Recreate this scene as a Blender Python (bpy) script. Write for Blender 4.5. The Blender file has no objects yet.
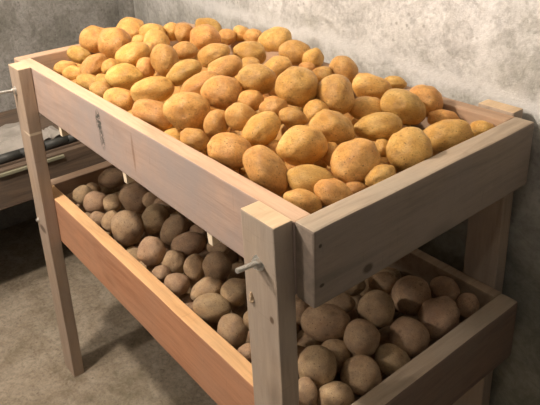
import bpy, bmesh, math, random
from mathutils import Vector, Matrix, Euler, noise
random.seed(7)
SC = bpy.context.scene
COL = SC.collection
FZ = 1.053                      # everything below is measured from the rim of the top bin, FZ above the floor
L, W = 1.217, 0.566             # rack length and depth
ORD = ['first','second','third','fourth','fifth','sixth','seventh','eighth','ninth','tenth','eleventh','twelfth',
       'thirteenth','fourteenth','fifteenth','sixteenth','seventeenth','eighteenth','nineteenth','twentieth']

# ------------------------------------------------------------------ helpers
def link(name, bm, mat, parent=None, smooth=False, loc=(0,0,0)):
    me = bpy.data.meshes.new(name); bm.to_mesh(me); bm.free()
    if smooth:
        for f in me.polygons: f.use_smooth = True
    o = bpy.data.objects.new(name, me); COL.objects.link(o)
    if mat: me.materials.append(mat)
    o.location = loc
    if parent: o.parent = parent
    return o
def tag(o, label, cat, group=None):
    o['label'] = label; o['category'] = cat
    if group: o['group'] = group
    return o
def box(bm, x0, x1, y0, y1, z0, z1, bev=0.003, seg=2, top=None, wob=0.0, cuts=0):
    """bevelled plank; top=(dx,dy) shifts the upper end (lean)."""
    r = bmesh.ops.create_cube(bm, size=1)
    vs = r['verts']
    for v in vs:
        v.co = Vector((x0 + (v.co.x + .5)*(x1-x0), y0 + (v.co.y + .5)*(y1-y0), z0 + (v.co.z + .5)*(z1-z0)))
    if top:
        for v in vs:
            if v.co.z > (z0+z1)/2: v.co.x += top[0]; v.co.y += top[1]
    es = list({e for v in vs for e in v.link_edges})
    if bev > 0:
        r = bmesh.ops.bevel(bm, geom=es, offset=bev, segments=seg, profile=.6, affect='EDGES')
    return bm
def plank(name, dims, mat, parent, bev=0.003, cuts=14, wob=.0012, top=None, seed=0, **k):
    bm = bmesh.new(); box(bm, *dims, bev=bev, top=top)
    # cut along the long axis so that the plank can be a touch crooked like sawn timber
    ext = [dims[1]-dims[0], dims[3]-dims[2], dims[5]-dims[4]]
    ax = ext.index(max(ext)); lo = dims[2*ax]; n = Vector((0,0,0)); n[ax] = 1
    for i in range(1, cuts):
        p = Vector((0,0,0)); p[ax] = lo + ext[ax]*i/cuts
        bmesh.ops.bisect_plane(bm, geom=bm.verts[:]+bm.edges[:]+bm.faces[:], plane_co=p, plane_no=n)
    for v in bm.verts:
        q = v.co*9 + Vector((seed*3.1, seed, 7)); d = noise.noise_vector(q)*wob
        d[ax] = 0; v.co += d
    return link(name, bm, mat, parent)
def cyl(bm, p0, p1, r, seg=16, r1=None):
    p0, p1 = Vector(p0), Vector(p1); d = p1-p0
    m = Matrix.Translation((p0+p1)/2) @ d.to_track_quat('Z','Y').to_matrix().to_4x4()
    bmesh.ops.create_cone(bm, cap_ends=True, segments=seg, radius1=r, radius2=r if r1 is None else r1, depth=d.length, matrix=m)

# ------------------------------------------------------------------ materials
def new_mat(name):
    m = bpy.data.materials.new(name); m.use_nodes = True
    nt = m.node_tree; nt.nodes.clear()
    out = nt.nodes.new('ShaderNodeOutputMaterial'); b = nt.nodes.new('ShaderNodeBsdfPrincipled')
    nt.links.new(b.outputs[0], out.inputs[0])
    return m, nt, b
class G:
    def __init__(s, nt): s.nt = nt
    def n(s, t, **k):
        x = s.nt.nodes.new(t)
        for a, v in k.items():
            if a in x.inputs.keys() if isinstance(a, str) else False: x.inputs[a].default_value = v
            else: setattr(x, a, v)
        return x
    def l(s, a, b): s.nt.links.new(a, b)
    def coord(s, scale=(1,1,1), rot=(0,0,0), loc=(0,0,0)):
        t = s.n('ShaderNodeTexCoord'); m = s.n('ShaderNodeMapping')
        m.inputs['Scale'].default_value = scale; m.inputs['Rotation'].default_value = rot; m.inputs['Location'].default_value = loc
        s.l(t.outputs['Object'], m.inputs['Vector']); return m.outputs[0]
    def noise(s, vec, scale, detail=4, rough=.6, dist=0):
        x = s.n('ShaderNodeTexNoise'); x.inputs['Scale'].default_value = scale; x.inputs['Detail'].default_value = detail
        x.inputs['Roughness'].default_value = rough; x.inputs['Distortion'].default_value = dist
        if vec: s.l(vec, x.inputs['Vector'])
        return x.outputs['Fac']
    def ramp(s, fac, stops, interp='LINEAR'):
        r = s.n('ShaderNodeValToRGB'); cr = r.color_ramp; cr.interpolation = interp
        while len(cr.elements) < len(stops): cr.elements.new(.5)
        for e, (p, c) in zip(cr.elements, stops):
            e.position = p; e.color = (c[0],c[1],c[2],1) if not isinstance(c, (int,float)) else (c,c,c,1)
        s.l(fac, r.inputs[0]); return r.outputs[0]
    def mix(s, fac, a, b, mode='MIX'):
        m = s.n('ShaderNodeMix', data_type='RGBA', blend_type=mode)
        for i, v in ((0, fac), (6, a), (7, b)):
            if isinstance(v, (int,float)): m.inputs[i].default_value = v if i == 0 else (v,v,v,1)
            elif isinstance(v, tuple): m.inputs[i].default_value = (*v,1)
            else: s.l(v, m.inputs[i])
        return m.outputs[2]
    def math(s, op, a, b=0, c=0):
        m = s.n('ShaderNodeMath', operation=op)
        for i, v in enumerate((a, b, c)):
            if isinstance(v, (int,float)): m.inputs[i].default_value = v
            else: s.l(v, m.inputs[i])
        return m.outputs[0]
    def bump(s, h, dist, strength, bsdf):
        b = s.n('ShaderNodeBump'); b.inputs['Distance'].default_value = dist; b.inputs['Strength'].default_value = strength
        s.l(h, b.inputs['Height']); s.l(b.outputs[0], bsdf.inputs['Normal'])

def wood(name, base, dark, grey, axis='x', greyness=.35, knots=0.5, seed=0.0, stamp=None, rough=.75):
    m, nt, b = new_mat(name); g = G(nt)
    st = {'x':(1.2,14,14), 'y':(14,1.2,14), 'z':(14,14,1.2)}[axis]
    v = g.coord(st, loc=(seed*3.7, seed*1.3, seed*2.1))
    v2 = g.coord(tuple(s*2.6 for s in st), loc=(seed, seed*2, seed))
    v3 = g.coord((1,1,1), loc=(seed*5.1, seed, seed*.3))
    rings = g.noise(v, 2.2, 6, .62, 1.1)
    fine = g.noise(v2, 5.0, 5, .7, .3)
    c = g.ramp(rings, [(.3, dark), (.52, base), (.78, tuple(min(1, x*1.13) for x in base))])
    c = g.mix(.35, c, g.ramp(fine, [(.3, .55), (.65, 1.0)]), 'MULTIPLY')
    gfac = g.ramp(g.noise(v3, 5.5, 5, .65), [(.5-.22*greyness, 0), (.62, 1)])
    c = g.mix(g.math('MULTIPLY', gfac, greyness), c, grey)
    # pencil-thin scratches and saw marks
    sc = g.ramp(g.noise(g.coord({'x':(30,3,3),'y':(3,30,3),'z':(3,3,30)}[axis], rot=(.2,.1,.15)), 6, 2, .5), [(.66, 1.0), (.72, .82)])
    c = g.mix(.5, c, sc, 'MULTIPLY')
    if knots:
        vo = g.n('ShaderNodeTexVoronoi'); vo.inputs['Scale'].default_value = 1.0
        kv = {'x':(3.2,7,7),'y':(7,3.2,7),'z':(7,7,3.2)}[axis]
        g.l(g.coord(kv, loc=(seed*2.3, seed*1.9, seed*.7)), vo.inputs['Vector'])
        k = g.ramp(vo.outputs['Distance'], [(.05, 1), (.10, .55), (.17, 0)])
        c = g.mix(g.math('MULTIPLY', k, knots), c, tuple(x*.45 for x in dark))
    if stamp:
        for (pos, siz, col, amt, nsc, th) in stamp:
            t = g.n('ShaderNodeTexCoord'); mp = g.n('ShaderNodeMapping', vector_type='POINT')
            mp.inputs['Location'].default_value = tuple(-p/s for p, s in zip(pos, siz)); mp.inputs['Scale'].default_value = tuple(1/s for s in siz)
            g.l(t.outputs['Object'], mp.inputs[0])
            ln = g.n('ShaderNodeVectorMath', operation='LENGTH'); g.l(mp.outputs[0], ln.inputs[0])
            msk = g.ramp(ln.outputs['Value'], [(.55, 1), (1.0, 0)])
            blot = g.ramp(g.noise(g.coord((1,1,.7)), nsc, 3, .7), [(th-.06, 0), (th+.06, 1)])
            c = g.mix(g.math('MULTIPLY', g.math('MULTIPLY', msk, blot), amt), c, col)
    g.l(c, b.inputs['Base Color']); b.inputs['Roughness'].default_value = rough
    b.inputs['Specular IOR Level'].default_value = .25
    g.bump(g.mix(.5, rings, fine), .0025, .5, b)
    return m

def potato_mat(name, lo, mid, hi, dirt, dirtamt, rough):
    m, nt, b = new_mat(name); g = G(nt)
    t = g.n('ShaderNodeTexCoord'); oi = g.n('ShaderNodeObjectInfo')
    rnd = oi.outputs['Random']
    cv = g.n('ShaderNodeVectorMath', operation='ADD')
    off = g.n('ShaderNodeCombineXYZ'); g.l(g.math('MULTIPLY', rnd, 37.0), off.inputs[0]); g.l(g.math('MULTIPLY', rnd, 91.0), off.inputs[1])
    g.l(t.outputs['Object'], cv.inputs[0]); g.l(off.outputs[0], cv.inputs[1]); v = cv.outputs[0]
    big = g.noise(v, 1.1, 4, .6)
    c = g.ramp(big, [(.25, lo), (.5, mid), (.75, hi)])
    mott = g.noise(v, 5.5, 6, .75, .4)
    c = g.mix(g.ramp(mott, [(.42, 0), (.66, 1)]), c, g.mix(.35, c, lo))
    # netted, scurfy skin
    net = g.ramp(g.noise(v, 13, 5, .8), [(.5, 0), (.66, 1)])
    c = g.mix(g.math('MULTIPLY', net, .7), c, tuple(x*.62 for x in lo))
    vo = g.n('ShaderNodeTexVoronoi'); vo.inputs['Scale'].default_value = 4.6; g.l(v, vo.inputs['Vector'])
    dots = g.ramp(vo.outputs['Distance'], [(.10, 1), (.17, 0)])
    c = g.mix(g.math('MULTIPLY', dots, .75), c, tuple(x*.35 for x in lo))
    eye = g.n('ShaderNodeAttribute', attribute_name='eye')
    c = g.mix(g.math('MULTIPLY', eye.outputs['Fac'], .7), c, tuple(x*.4 for x in lo))
    dm = g.ramp(g.noise(v, 1.9, 5, .7), [(.46, 0), (.62, 1)])
    c = g.mix(g.math('MULTIPLY', dm, dirtamt), c, dirt)
    hs = g.n('ShaderNodeHueSaturation')
    g.l(c, hs.inputs['Color'])
    g.l(g.math('MULTIPLY_ADD', rnd, .30, .84), hs.inputs['Value'])
    wn = g.n('ShaderNodeTexWhiteNoise', noise_dimensions='1D'); g.l(rnd, wn.inputs['W'])
    g.l(g.math('MULTIPLY_ADD', wn.outputs['Value'], .018, .491), hs.inputs['Hue'])
    g.l(hs.outputs[0], b.inputs['Base Color'])
    b.inputs['Roughness'].default_value = rough; b.inputs['Specular IOR Level'].default_value = .35
    b.inputs['Subsurface Weight'].default_value = .06; b.inputs['Subsurface Radius'].default_value = (.01,.005,.002); b.inputs['Subsurface Scale'].default_value = .5
    g.bump(g.mix(.4, mott, net), .06, .35, b)
    return m

def concrete(name, base, light, dark, scale, low=None, moss=(.2,.19,.12), vein=.5, bump=.012, joints=None):
    m, nt, b = new_mat(name); g = G(nt)
    v = g.coord((1,1,1))
    n1 = g.noise(v, 2.2*scale, 6, .62, .6); n2 = g.noise(v, 9*scale, 9, .74, .5); n3 = g.noise(v, 70, 5, .75)
    c = g.ramp(n1, [(.36, dark), (.48, base), (.60, light)])
    # blotches of peeled skim coat with crisp edges
    bl = g.ramp(g.noise(v, 4.5*scale, 9, .7, .9), [(.50, 0), (.535, 1)])
    c = g.mix(g.math('MULTIPLY', bl, .45), c, light)
    bd = g.ramp(g.noise(v, 6.5*scale, 9, .72, 1.3), [(.53, 0), (.57, 1)])
    c = g.mix(g.math('MULTIPLY', bd, .4), c, tuple(x*.9 for x in dark))
    c = g.mix(.8, c, g.ramp(n2, [(.33, .78), (.5, .97), (.6, 1.06)]), 'MULTIPLY')
    c = g.mix(.6, c, g.ramp(n3, [(.36, .55), (.55, 1.0)]), 'MULTIPLY')
    ln2 = g.ramp(g.noise(v, 3.2*scale, 5, .65, 1.6), [(.54, 0), (.556, 1), (.575, 0)])
    c = g.mix(g.math('MULTIPLY', ln2, vein*.5), c, tuple(x*.8 for x in dark))
    pits = g.n('ShaderNodeTexVoronoi'); pits.inputs['Scale'].default_value = 45; g.l(v, pits.inputs['Vector'])
    pm = g.ramp(pits.outputs['Distance'], [(.12, 1), (.24, 0)])
    pm = g.math('MULTIPLY', pm, g.ramp(g.noise(v, 9, 2), [(.5, 0), (.58, 1)]))
    c = g.mix(g.math('MULTIPLY', pm, .6), c, tuple(x*.6 for x in dark))
    mm = g.ramp(g.noise(v, 2.6, 5, .7), [(.52, 0), (.7, 1)])
    c = g.mix(g.math('MULTIPLY', mm, .35), c, moss)
    if joints:   # pale smeared mortar joints
        sp0 = g.n('ShaderNodeSeparateXYZ'); t0 = g.n('ShaderNodeTexCoord'); g.l(t0.outputs['Object'], sp0.inputs[0])
        for ax, pos, wd, amt in joints:
            wob = g.math('MULTIPLY_ADD', g.noise(v, 6, 6, .7), .09, -.045)
            dd = g.math('ABSOLUTE', g.math('ADD', g.math('SUBTRACT', sp0.outputs[ax], pos), wob))
            mk = g.ramp(g.math('DIVIDE', dd, wd), [(.25, 1), (1.0, 0)])
            mk = g.math('MULTIPLY', mk, g.ramp(g.noise(v, 11, 4, .7), [(.38, .25), (.52, 1)]))
            c = g.mix(g.math('MULTIPLY', mk, amt), c, tuple(min(1, x*1.04) for x in light))
    if low:   # greenish lower wall, darkened further to paint in the rack's shade
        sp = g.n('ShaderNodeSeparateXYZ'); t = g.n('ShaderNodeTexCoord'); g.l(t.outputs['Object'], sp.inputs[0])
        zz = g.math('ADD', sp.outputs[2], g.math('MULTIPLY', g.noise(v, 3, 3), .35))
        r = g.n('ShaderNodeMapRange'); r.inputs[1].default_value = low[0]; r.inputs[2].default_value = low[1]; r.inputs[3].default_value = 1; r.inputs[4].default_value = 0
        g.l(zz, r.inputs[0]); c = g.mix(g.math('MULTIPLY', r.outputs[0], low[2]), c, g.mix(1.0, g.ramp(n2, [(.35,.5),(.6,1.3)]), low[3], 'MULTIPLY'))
    g.l(c, b.inputs['Base Color']); b.inputs['Roughness'].default_value = .92; b.inputs['Specular IOR Level'].default_value = .15
    g.bump(g.mix(.5, n2, n3), bump, .6, b)
    return m
def plain(name, col, rough=.5, metal=0.0, nsc=60, amt=.3, bump=.0005, dark=None):
    m, nt, b = new_mat(name); g = G(nt)
    n = g.noise(g.coord(), nsc, 4, .65)
    c = g.mix(g.math('MULTIPLY', g.ramp(n, [(.4, 0), (.65, 1)]), amt), col, dark or tuple(x*.4 for x in col))
    g.l(c, b.inputs['Base Color']); b.inputs['Roughness'].default_value = rough; b.inputs['Metallic'].default_value = metal
    g.bump(n, bump, .5, b); return m
# potatoes: bin, on top of the heap?, centre, half length, half width, long axis
POTS = [
('u',1,-1.1526,0.2179,0.0212,0.0402,0.0371,0.613,0.789,-0.047),
('u',1,-0.9929,0.2043,0.0417,0.0431,0.0404,0.668,0.651,-0.36),
('u',1,-1.1592,0.3423,0.0231,0.0426,0.036,0.65,0.731,-0.207),
('u',1,-1.0772,0.1369,0.0058,0.033,0.022,0.668,0.651,-0.36),
('u',1,-0.9125,0.103,0.0151,0.0381,0.0254,0.241,0.746,0.621),
('u',1,-1.0341,0.0768,-0.0111,0.0298,0.0231,0.613,0.789,-0.047),
('u',1,-0.9949,0.0809,-0.0196,0.0282,0.022,0.65,0.731,-0.207),
('u',1,-0.861,0.0662,-0.0075,0.0352,0.0205,0.668,0.651,-0.36),
('u',1,-0.8687,0.1299,0.0157,0.0225,0.0225,0.613,0.789,-0.047),
('u',1,-0.7602,0.1127,0.0214,0.0426,0.0296,0.634,0.763,-0.127),
('u',1,-0.8143,0.1655,0.0514,0.0423,0.0298,0.441,0.827,0.348),
('u',1,-0.8209,0.0875,-0.0017,0.0252,0.0196,0.666,0.551,-0.503),
('u',1,-0.9228,0.2444,0.0493,0.0211,0.0185,0.613,0.789,-0.047),
('u',1,-0.9233,0.2875,0.0652,0.0347,0.0241,0.65,0.731,-0.207),
('u',1,-0.8689,0.2635,0.0527,0.033,0.033,0.613,0.789,-0.047),
('u',1,-0.7226,0.2013,0.0512,0.0379,0.0308,0.464,0.02,-0.885),
('u',1,-0.8367,0.2178,0.0447,0.0252,0.0252,0.613,0.789,-0.047),
('u',1,-0.7621,0.1694,0.0276,0.0262,0.0214,-0.271,0.266,0.925),
('u',1,-0.6182,0.1874,0.0459,0.0402,0.0245,0.395,0.816,0.422),
('u',1,-0.7485,0.2755,0.0524,0.0295,0.0222,0.613,0.789,-0.047),
('u',1,-0.919,0.3434,0.0579,0.0242,0.0242,0.613,0.789,-0.047),
('u',1,-0.8731,0.3531,0.0612,0.0269,0.0242,-0.271,0.266,0.925),
('u',1,-0.8076,0.3757,0.0547,0.0392,0.0327,0.65,0.731,-0.207),
('u',1,-1.0451,0.5454,0.0131,0.0416,0.0256,0.662,0.693,-0.285),
('u',1,-0.6317,0.2817,0.0645,0.0371,0.0255,0.483,0.832,0.272),
('u',1,-0.889,0.504,0.0176,0.0257,0.0228,0.613,0.789,-0.047),
('u',1,-0.54,0.2464,0.0612,0.0372,0.024,0.483,0.832,0.272),
('u',1,-0.6393,0.1154,0.0174,0.0464,0.0276,0.543,0.827,0.146),
('u',1,-0.5543,0.0732,-0.0069,0.0517,0.0292,0.67,0.632,-0.39),
('u',1,-0.7011,0.0648,-0.0102,0.0362,0.0284,0.67,0.603,-0.433),
('u',1,-0.7971,0.064,-0.0129,0.0286,0.0228,0.67,0.603,-0.433),
('u',1,-0.4672,0.0971,0.0203,0.0454,0.0385,0.662,0.693,-0.285),
('u',1,-0.5283,0.1705,0.0369,0.0443,0.0279,0.395,0.816,0.422),
('u',1,-0.4571,0.1796,0.0414,0.0425,0.0336,0.65,0.731,-0.207),
('u',1,-0.4305,0.2455,0.0596,0.0389,0.0307,0.613,0.789,-0.047),
('u',1,-0.3927,0.1153,0.0109,0.027,0.0231,-0.045,0.519,0.853),
('u',1,-0.3583,0.1482,0.026,0.0286,0.0248,0.668,0.651,-0.36),
('u',1,-0.389,0.0595,-0.0042,0.0266,0.0209,0.67,0.603,-0.433),
('u',1,-0.2932,0.0727,0.0012,0.0378,0.0306,0.668,0.651,-0.36),
('u',1,-0.2954,0.1488,0.0183,0.0367,0.0275,0.295,0.775,0.559),
('u',1,-0.3387,0.2153,0.0315,0.0271,0.0213,0.556,0.823,0.114),
('u',1,-0.2808,0.2128,0.0281,0.0262,0.0187,0.662,0.693,-0.285),
('u',1,-0.2006,0.1618,0.0134,0.042,0.0333,0.543,0.827,0.146),
('u',1,-0.1922,0.0751,-0.0039,0.0455,0.0303,0.602,0.304,-0.739),
('u',1,-0.2667,0.1577,-0.0131,0.0182,0.0164,0.613,0.789,-0.047),
('u',1,-0.4065,0.2093,0.0295,0.0263,0.0223,0.613,0.789,-0.047),
('u',1,-0.2875,0.2782,0.0201,0.0235,0.0235,0.613,0.789,-0.047),
('u',0,-0.2511,0.228,0.0022,0.0168,0.0168,0.613,0.789,-0.047),
('u',1,-0.6041,0.3659,0.0567,0.0379,0.026,0.65,0.731,-0.207),
('u',1,-0.8842,0.5505,0.0181,0.0259,0.023,0.613,0.789,-0.047),
('u',1,-0.8354,0.5559,0.0168,0.0255,0.0226,0.613,0.789,-0.047),
('u',1,-0.7405,0.5592,0.0219,0.0462,0.0353,0.569,0.818,0.082),
('u',1,-0.6163,0.5187,0.0216,0.0393,0.0304,0.662,0.693,-0.285),
('u',1,-0.5586,0.5266,0.016,0.0273,0.0248,0.295,0.775,0.559),
('u',1,-0.4767,0.3412,0.0533,0.033,0.0242,0.483,0.832,0.272),
('u',1,-0.5734,0.3408,0.0394,0.0232,0.0186,0.613,0.789,-0.047),
('u',1,-0.3438,0.2803,0.057,0.0407,0.0397,0.613,0.789,-0.047),
('u',1,-0.2928,0.3352,0.038,0.0392,0.0383,-0.271,0.266,0.925),
('u',1,-0.4294,0.5022,0.0218,0.0334,0.0276,0.602,0.304,-0.739),
('u',1,-0.4499,0.4519,0.017,0.0251,0.0183,0.613,0.789,-0.047),
('u',1,-0.5434,0.4921,0.0039,0.0195,0.0146,0.613,0.789,-0.047),
('u',1,-0.3216,0.4735,0.0141,0.0409,0.028,0.656,0.717,-0.238),
('u',1,-0.3098,0.5381,0.0101,0.0242,0.0154,0.65,0.731,-0.207),
('u',1,-0.1983,0.4285,0.0141,0.0441,0.0321,0.67,0.632,-0.39),
('u',1,-0.2531,0.3825,0.0072,0.034,0.024,0.613,0.789,-0.047),
('u',1,-0.1649,0.32,0.0134,0.0421,0.0265,0.581,0.812,0.05),
('u',1,-0.2056,0.2413,0.0223,0.0398,0.028,0.668,0.572,-0.476),
('u',1,-0.1104,0.1962,0.0035,0.0411,0.036,0.441,0.827,0.348),
('u',1,-0.18,0.2119,-0.0112,0.0213,0.0142,-0.271,0.266,0.925),
('u',1,-0.1333,0.1196,-0.0158,0.04,0.026,0.662,0.693,-0.285),
('u',1,-0.1055,0.074,-0.024,0.0301,0.0188,0.662,0.693,-0.285),
('u',1,-0.0844,0.1234,-0.0197,0.031,0.0214,0.67,0.603,-0.433),
('u',1,-0.0833,0.1729,-0.0304,0.0197,0.0148,0.613,0.789,-0.047),
('u',1,-0.08,0.2981,0.0013,0.0381,0.0373,0.295,0.775,0.559),
('u',1,-0.0602,0.2063,-0.0096,0.0258,0.0184,0.483,0.832,0.272),
('u',1,-0.0883,0.4206,-0.0111,0.0433,0.0276,0.556,0.823,0.114),
('u',1,-0.1397,0.3034,-0.0153,0.0163,0.0163,0.613,0.789,-0.047),
('u',1,-0.1529,0.4979,-0.0181,0.0301,0.0181,0.634,0.763,-0.127),
('u',1,-0.199,0.5018,0.007,0.0353,0.0312,0.668,0.651,-0.36),
('u',1,-0.0713,0.5071,-0.0197,0.0248,0.0172,0.634,0.763,-0.127),
('u',0,-1.022,0.0742,-0.075,0.0351,0.0288,-0.131,-0.991,-0.028),
('u',0,-0.9474,0.0726,-0.0516,0.0374,0.0329,-0.331,-0.911,0.245),
('u',0,-0.8848,0.0897,-0.0621,0.0404,0.0314,0.458,0.889,0.01),
('u',0,-0.8241,0.0953,-0.0714,0.0396,0.0317,-0.441,-0.594,-0.673),
('u',0,-0.7598,0.0869,-0.0577,0.0355,0.0291,0.634,-0.71,-0.306),
('u',0,-0.6674,0.0784,-0.0766,0.0426,0.032,-0.137,0.989,0.063),
('u',0,-0.6195,0.0692,-0.0404,0.0397,0.0298,-0.805,-0.56,0.197),
('u',0,-0.5689,0.074,-0.0831,0.0383,0.0332,-0.203,-0.972,-0.116),
('u',2,-0.4885,0.0747,-0.0507,0.0397,0.0338,0.343,0.911,-0.229),
('u',0,-0.4276,0.0692,-0.0587,0.0381,0.0306,-0.446,-0.572,-0.689),
('u',0,-0.3397,0.0759,-0.0556,0.0414,0.0311,-0.637,-0.706,0.31),
('u',0,-0.1405,0.0735,-0.0812,0.0398,0.032,-0.559,-0.829,0.011),
('u',0,-1.1093,0.1055,-0.0638,0.0314,0.0276,0.581,0.755,0.305),
('u',0,-0.9901,0.1291,-0.0555,0.037,0.0313,-0.886,-0.287,-0.365),
('u',0,-0.9189,0.1428,-0.0505,0.0448,0.0332,0.617,0.785,-0.047),
('u',0,-0.8538,0.1481,-0.0639,0.0323,0.0292,0.934,-0.355,0.032),
('u',0,-0.7866,0.1428,-0.062,0.0323,0.0284,0.14,-0.977,0.161),
('u',0,-0.7209,0.1231,-0.0708,0.0366,0.0273,0.872,-0.461,0.162),
('u',0,-0.6461,0.1473,-0.057,0.0409,0.0333,-0.086,0.99,0.108),
('u',0,-0.5844,0.1315,-0.0462,0.0395,0.0315,0.72,0.685,0.106),
('u',0,-0.5165,0.1434,-0.0526,0.043,0.0336,-0.682,0.68,-0.268),
('u',0,-0.4544,0.1494,-0.0605,0.0353,0.0287,0.323,0.831,-0.453),
('u',0,-0.4011,0.1298,-0.0637,0.0384,0.0308,0.123,0.992,-0.008),
('u',0,-0.3221,0.1375,-0.0583,0.0303,0.0271,-0.289,-0.949,-0.127),
('u',0,-0.2654,0.12,-0.0621,0.0373,0.0314,-0.676,-0.591,-0.439),
('u',2,-0.2021,0.1287,-0.059,0.0356,0.0319,0.548,-0.834,-0.064),
('u',0,-1.1396,0.1613,-0.0561,0.0367,0.0311,0.905,0.367,-0.217),
('u',0,-1.079,0.1719,-0.0624,0.0353,0.0296,-0.106,0.749,0.654),
('u',0,-1.0228,0.188,-0.0549,0.0416,0.0324,0.239,-0.851,-0.468),
('u',0,-0.9609,0.1849,-0.0558,0.0338,0.0292,0.864,0.42,-0.277),
('u',0,-0.8794,0.2008,-0.0589,0.0319,0.0283,-0.349,-0.769,0.536),
('u',0,-0.8211,0.1939,-0.0628,0.0354,0.0293,-0.758,0.534,0.374),
('u',0,-0.7544,0.1905,-0.0548,0.0417,0.033,0.44,-0.755,0.487),
('u',2,-0.6911,0.1968,-0.036,0.0375,0.0332,-0.792,0.498,-0.352),
('u',0,-0.623,0.2085,-0.0463,0.0402,0.0307,-0.99,0.128,0.065),
('u',0,-0.5611,0.1985,-0.0596,0.0357,0.0283,-0.2,0.714,-0.671),
('u',0,-0.4916,0.2036,-0.052,0.0383,0.0326,-0.686,-0.156,0.711),
('u',0,-0.4156,0.1955,-0.0501,0.0392,0.0326,0.821,-0.524,0.225),
('u',0,-0.3577,0.1772,-0.0706,0.0341,0.0299,-0.642,-0.613,0.461),
('u',0,-0.2921,0.189,-0.0677,0.0364,0.027,-0.293,-0.935,-0.202),
('u',2,-0.2361,0.1824,-0.0503,0.0347,0.03,0.17,0.246,0.954),
('u',2,-0.1573,0.1696,-0.052,0.0396,0.0322,-0.69,0.705,0.164),
('u',0,-1.0995,0.2302,-0.0624,0.0346,0.0311,-0.591,0.734,-0.335),
('u',0,-1.0431,0.2537,-0.0392,0.0441,0.0333,0.331,0.014,0.943),
('u',0,-0.9749,0.2441,-0.0553,0.0428,0.0333,-0.996,-0.048,-0.077),
('u',0,-0.907,0.2527,-0.0602,0.0347,0.0282,0.781,-0.624,0.023),
('u',0,-0.8487,0.2543,-0.0551,0.0354,0.0299,-0.153,-0.762,0.629),
('u',0,-0.7935,0.2487,-0.0614,0.0373,0.0288,-0.045,-0.934,0.354),
('u',0,-0.731,0.247,-0.0584,0.0384,0.0295,-0.904,0.313,0.291),
('u',0,-0.6645,0.2534,-0.0514,0.0367,0.0282,-0.803,-0.533,-0.267),
('u',2,-0.5779,0.2605,-0.027,0.0431,0.0328,-0.076,-0.954,-0.291),
('u',0,-0.5321,0.25,-0.0654,0.0337,0.0273,-0.131,0.963,0.234),
('u',0,-0.4486,0.2495,-0.06,0.033,0.03,0.923,0.37,-0.109),
('u',0,-0.3911,0.2465,-0.0636,0.0306,0.0274,-0.059,-0.981,-0.186),
('u',2,-0.3269,0.2436,-0.0466,0.0415,0.0338,-0.939,0.249,0.238),
('u',2,-0.2436,0.2457,-0.0605,0.0369,0.0292,-0.549,-0.576,-0.606),
('u',0,-0.1831,0.2467,-0.0593,0.0368,0.0311,-0.386,0.749,0.538),
('u',0,-0.1151,0.269,-0.0616,0.0333,0.0279,-0.357,0.908,0.218),
('u',0,-1.1476,0.303,-0.0602,0.0345,0.0276,-0.173,-0.957,-0.233),
('u',0,-1.0883,0.3006,-0.0392,0.0408,0.0325,0.614,-0.076,0.786),
('u',0,-1.0024,0.3038,-0.0524,0.0383,0.03,0.471,0.836,0.281),
('u',0,-0.9437,0.3009,-0.0468,0.0348,0.0299,-0.255,0.898,-0.358),
('u',0,-0.8854,0.3083,-0.0552,0.0371,0.0308,-0.293,0.952,-0.092),
('u',0,-0.8226,0.3081,-0.0469,0.0358,0.03,0.984,-0.172,0.05),
('u',0,-0.7528,0.3061,-0.0572,0.0405,0.0333,0.99,0.022,0.143),
('u',0,-0.6865,0.3088,-0.0592,0.0368,0.0279,-0.449,-0.885,-0.123),
('u',0,-0.626,0.3075,-0.0505,0.0404,0.0325,-0.37,0.928,-0.038),
('u',0,-0.5506,0.3109,-0.0562,0.0315,0.0277,0.54,-0.842,0.002),
('u',0,-0.4916,0.2967,-0.0555,0.0365,0.0324,0.729,-0.381,0.568),
('u',0,-0.4198,0.3027,-0.0508,0.0435,0.0332,0.891,-0.383,0.242),
('u',0,-0.348,0.3068,-0.0576,0.0365,0.0278,0.995,0.089,0.042),
('u',0,-0.2822,0.3001,-0.0554,0.0373,0.0337,-0.637,0.193,-0.746),
('u',0,-0.2194,0.3063,-0.0577,0.0365,0.0324,-0.079,0.982,0.171),
('u',0,-0.1624,0.301,-0.0801,0.0381,0.0322,0.433,0.745,0.508),
('u',0,-1.0513,0.3388,-0.0671,0.0356,0.0296,-0.785,0.365,-0.501),
('u',0,-0.9889,0.364,-0.0665,0.0332,0.0276,-0.22,-0.903,-0.37),
('u',0,-0.9252,0.3618,-0.0569,0.0415,0.0322,0.974,0.225,-0.008),
('u',0,-0.8521,0.3612,-0.0714,0.04,0.0317,0.951,-0.172,0.256),
('u',0,-0.7865,0.3658,-0.051,0.0428,0.0333,0.2,0.925,-0.323),
('u',0,-0.7181,0.3621,-0.0441,0.0428,0.0334,0.848,0.135,-0.513),
('u',0,-0.6507,0.3717,-0.049,0.0353,0.0283,0.7,-0.573,0.426),
('u',0,-0.5818,0.3592,-0.0579,0.0391,0.0292,0.593,0.804,0.037),
('u',0,-0.5194,0.3585,-0.0593,0.0382,0.0291,0.436,-0.9,0.014),
('u',0,-0.4587,0.3596,-0.0592,0.0344,0.0311,-0.912,0.41,-0.027),
('u',0,-0.3874,0.3542,-0.061,0.0361,0.0304,0.484,-0.657,0.577),
('u',0,-0.3157,0.3558,-0.0587,0.0394,0.0293,0.996,-0.09,-0.003),
('u',0,-0.2514,0.3598,-0.0727,0.0397,0.0304,0.191,0.842,0.505),
('u',0,-0.1853,0.3674,-0.0571,0.0419,0.0328,-0.85,-0.434,-0.299),
('u',0,-0.1096,0.3489,-0.0561,0.0442,0.033,-0.56,-0.825,0.073),
('u',0,-1.0701,0.3994,-0.06,0.0368,0.0317,-0.697,-0.697,-0.166),
('u',0,-1.0093,0.4217,-0.064,0.0362,0.0283,0.803,-0.487,-0.343),
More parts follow.
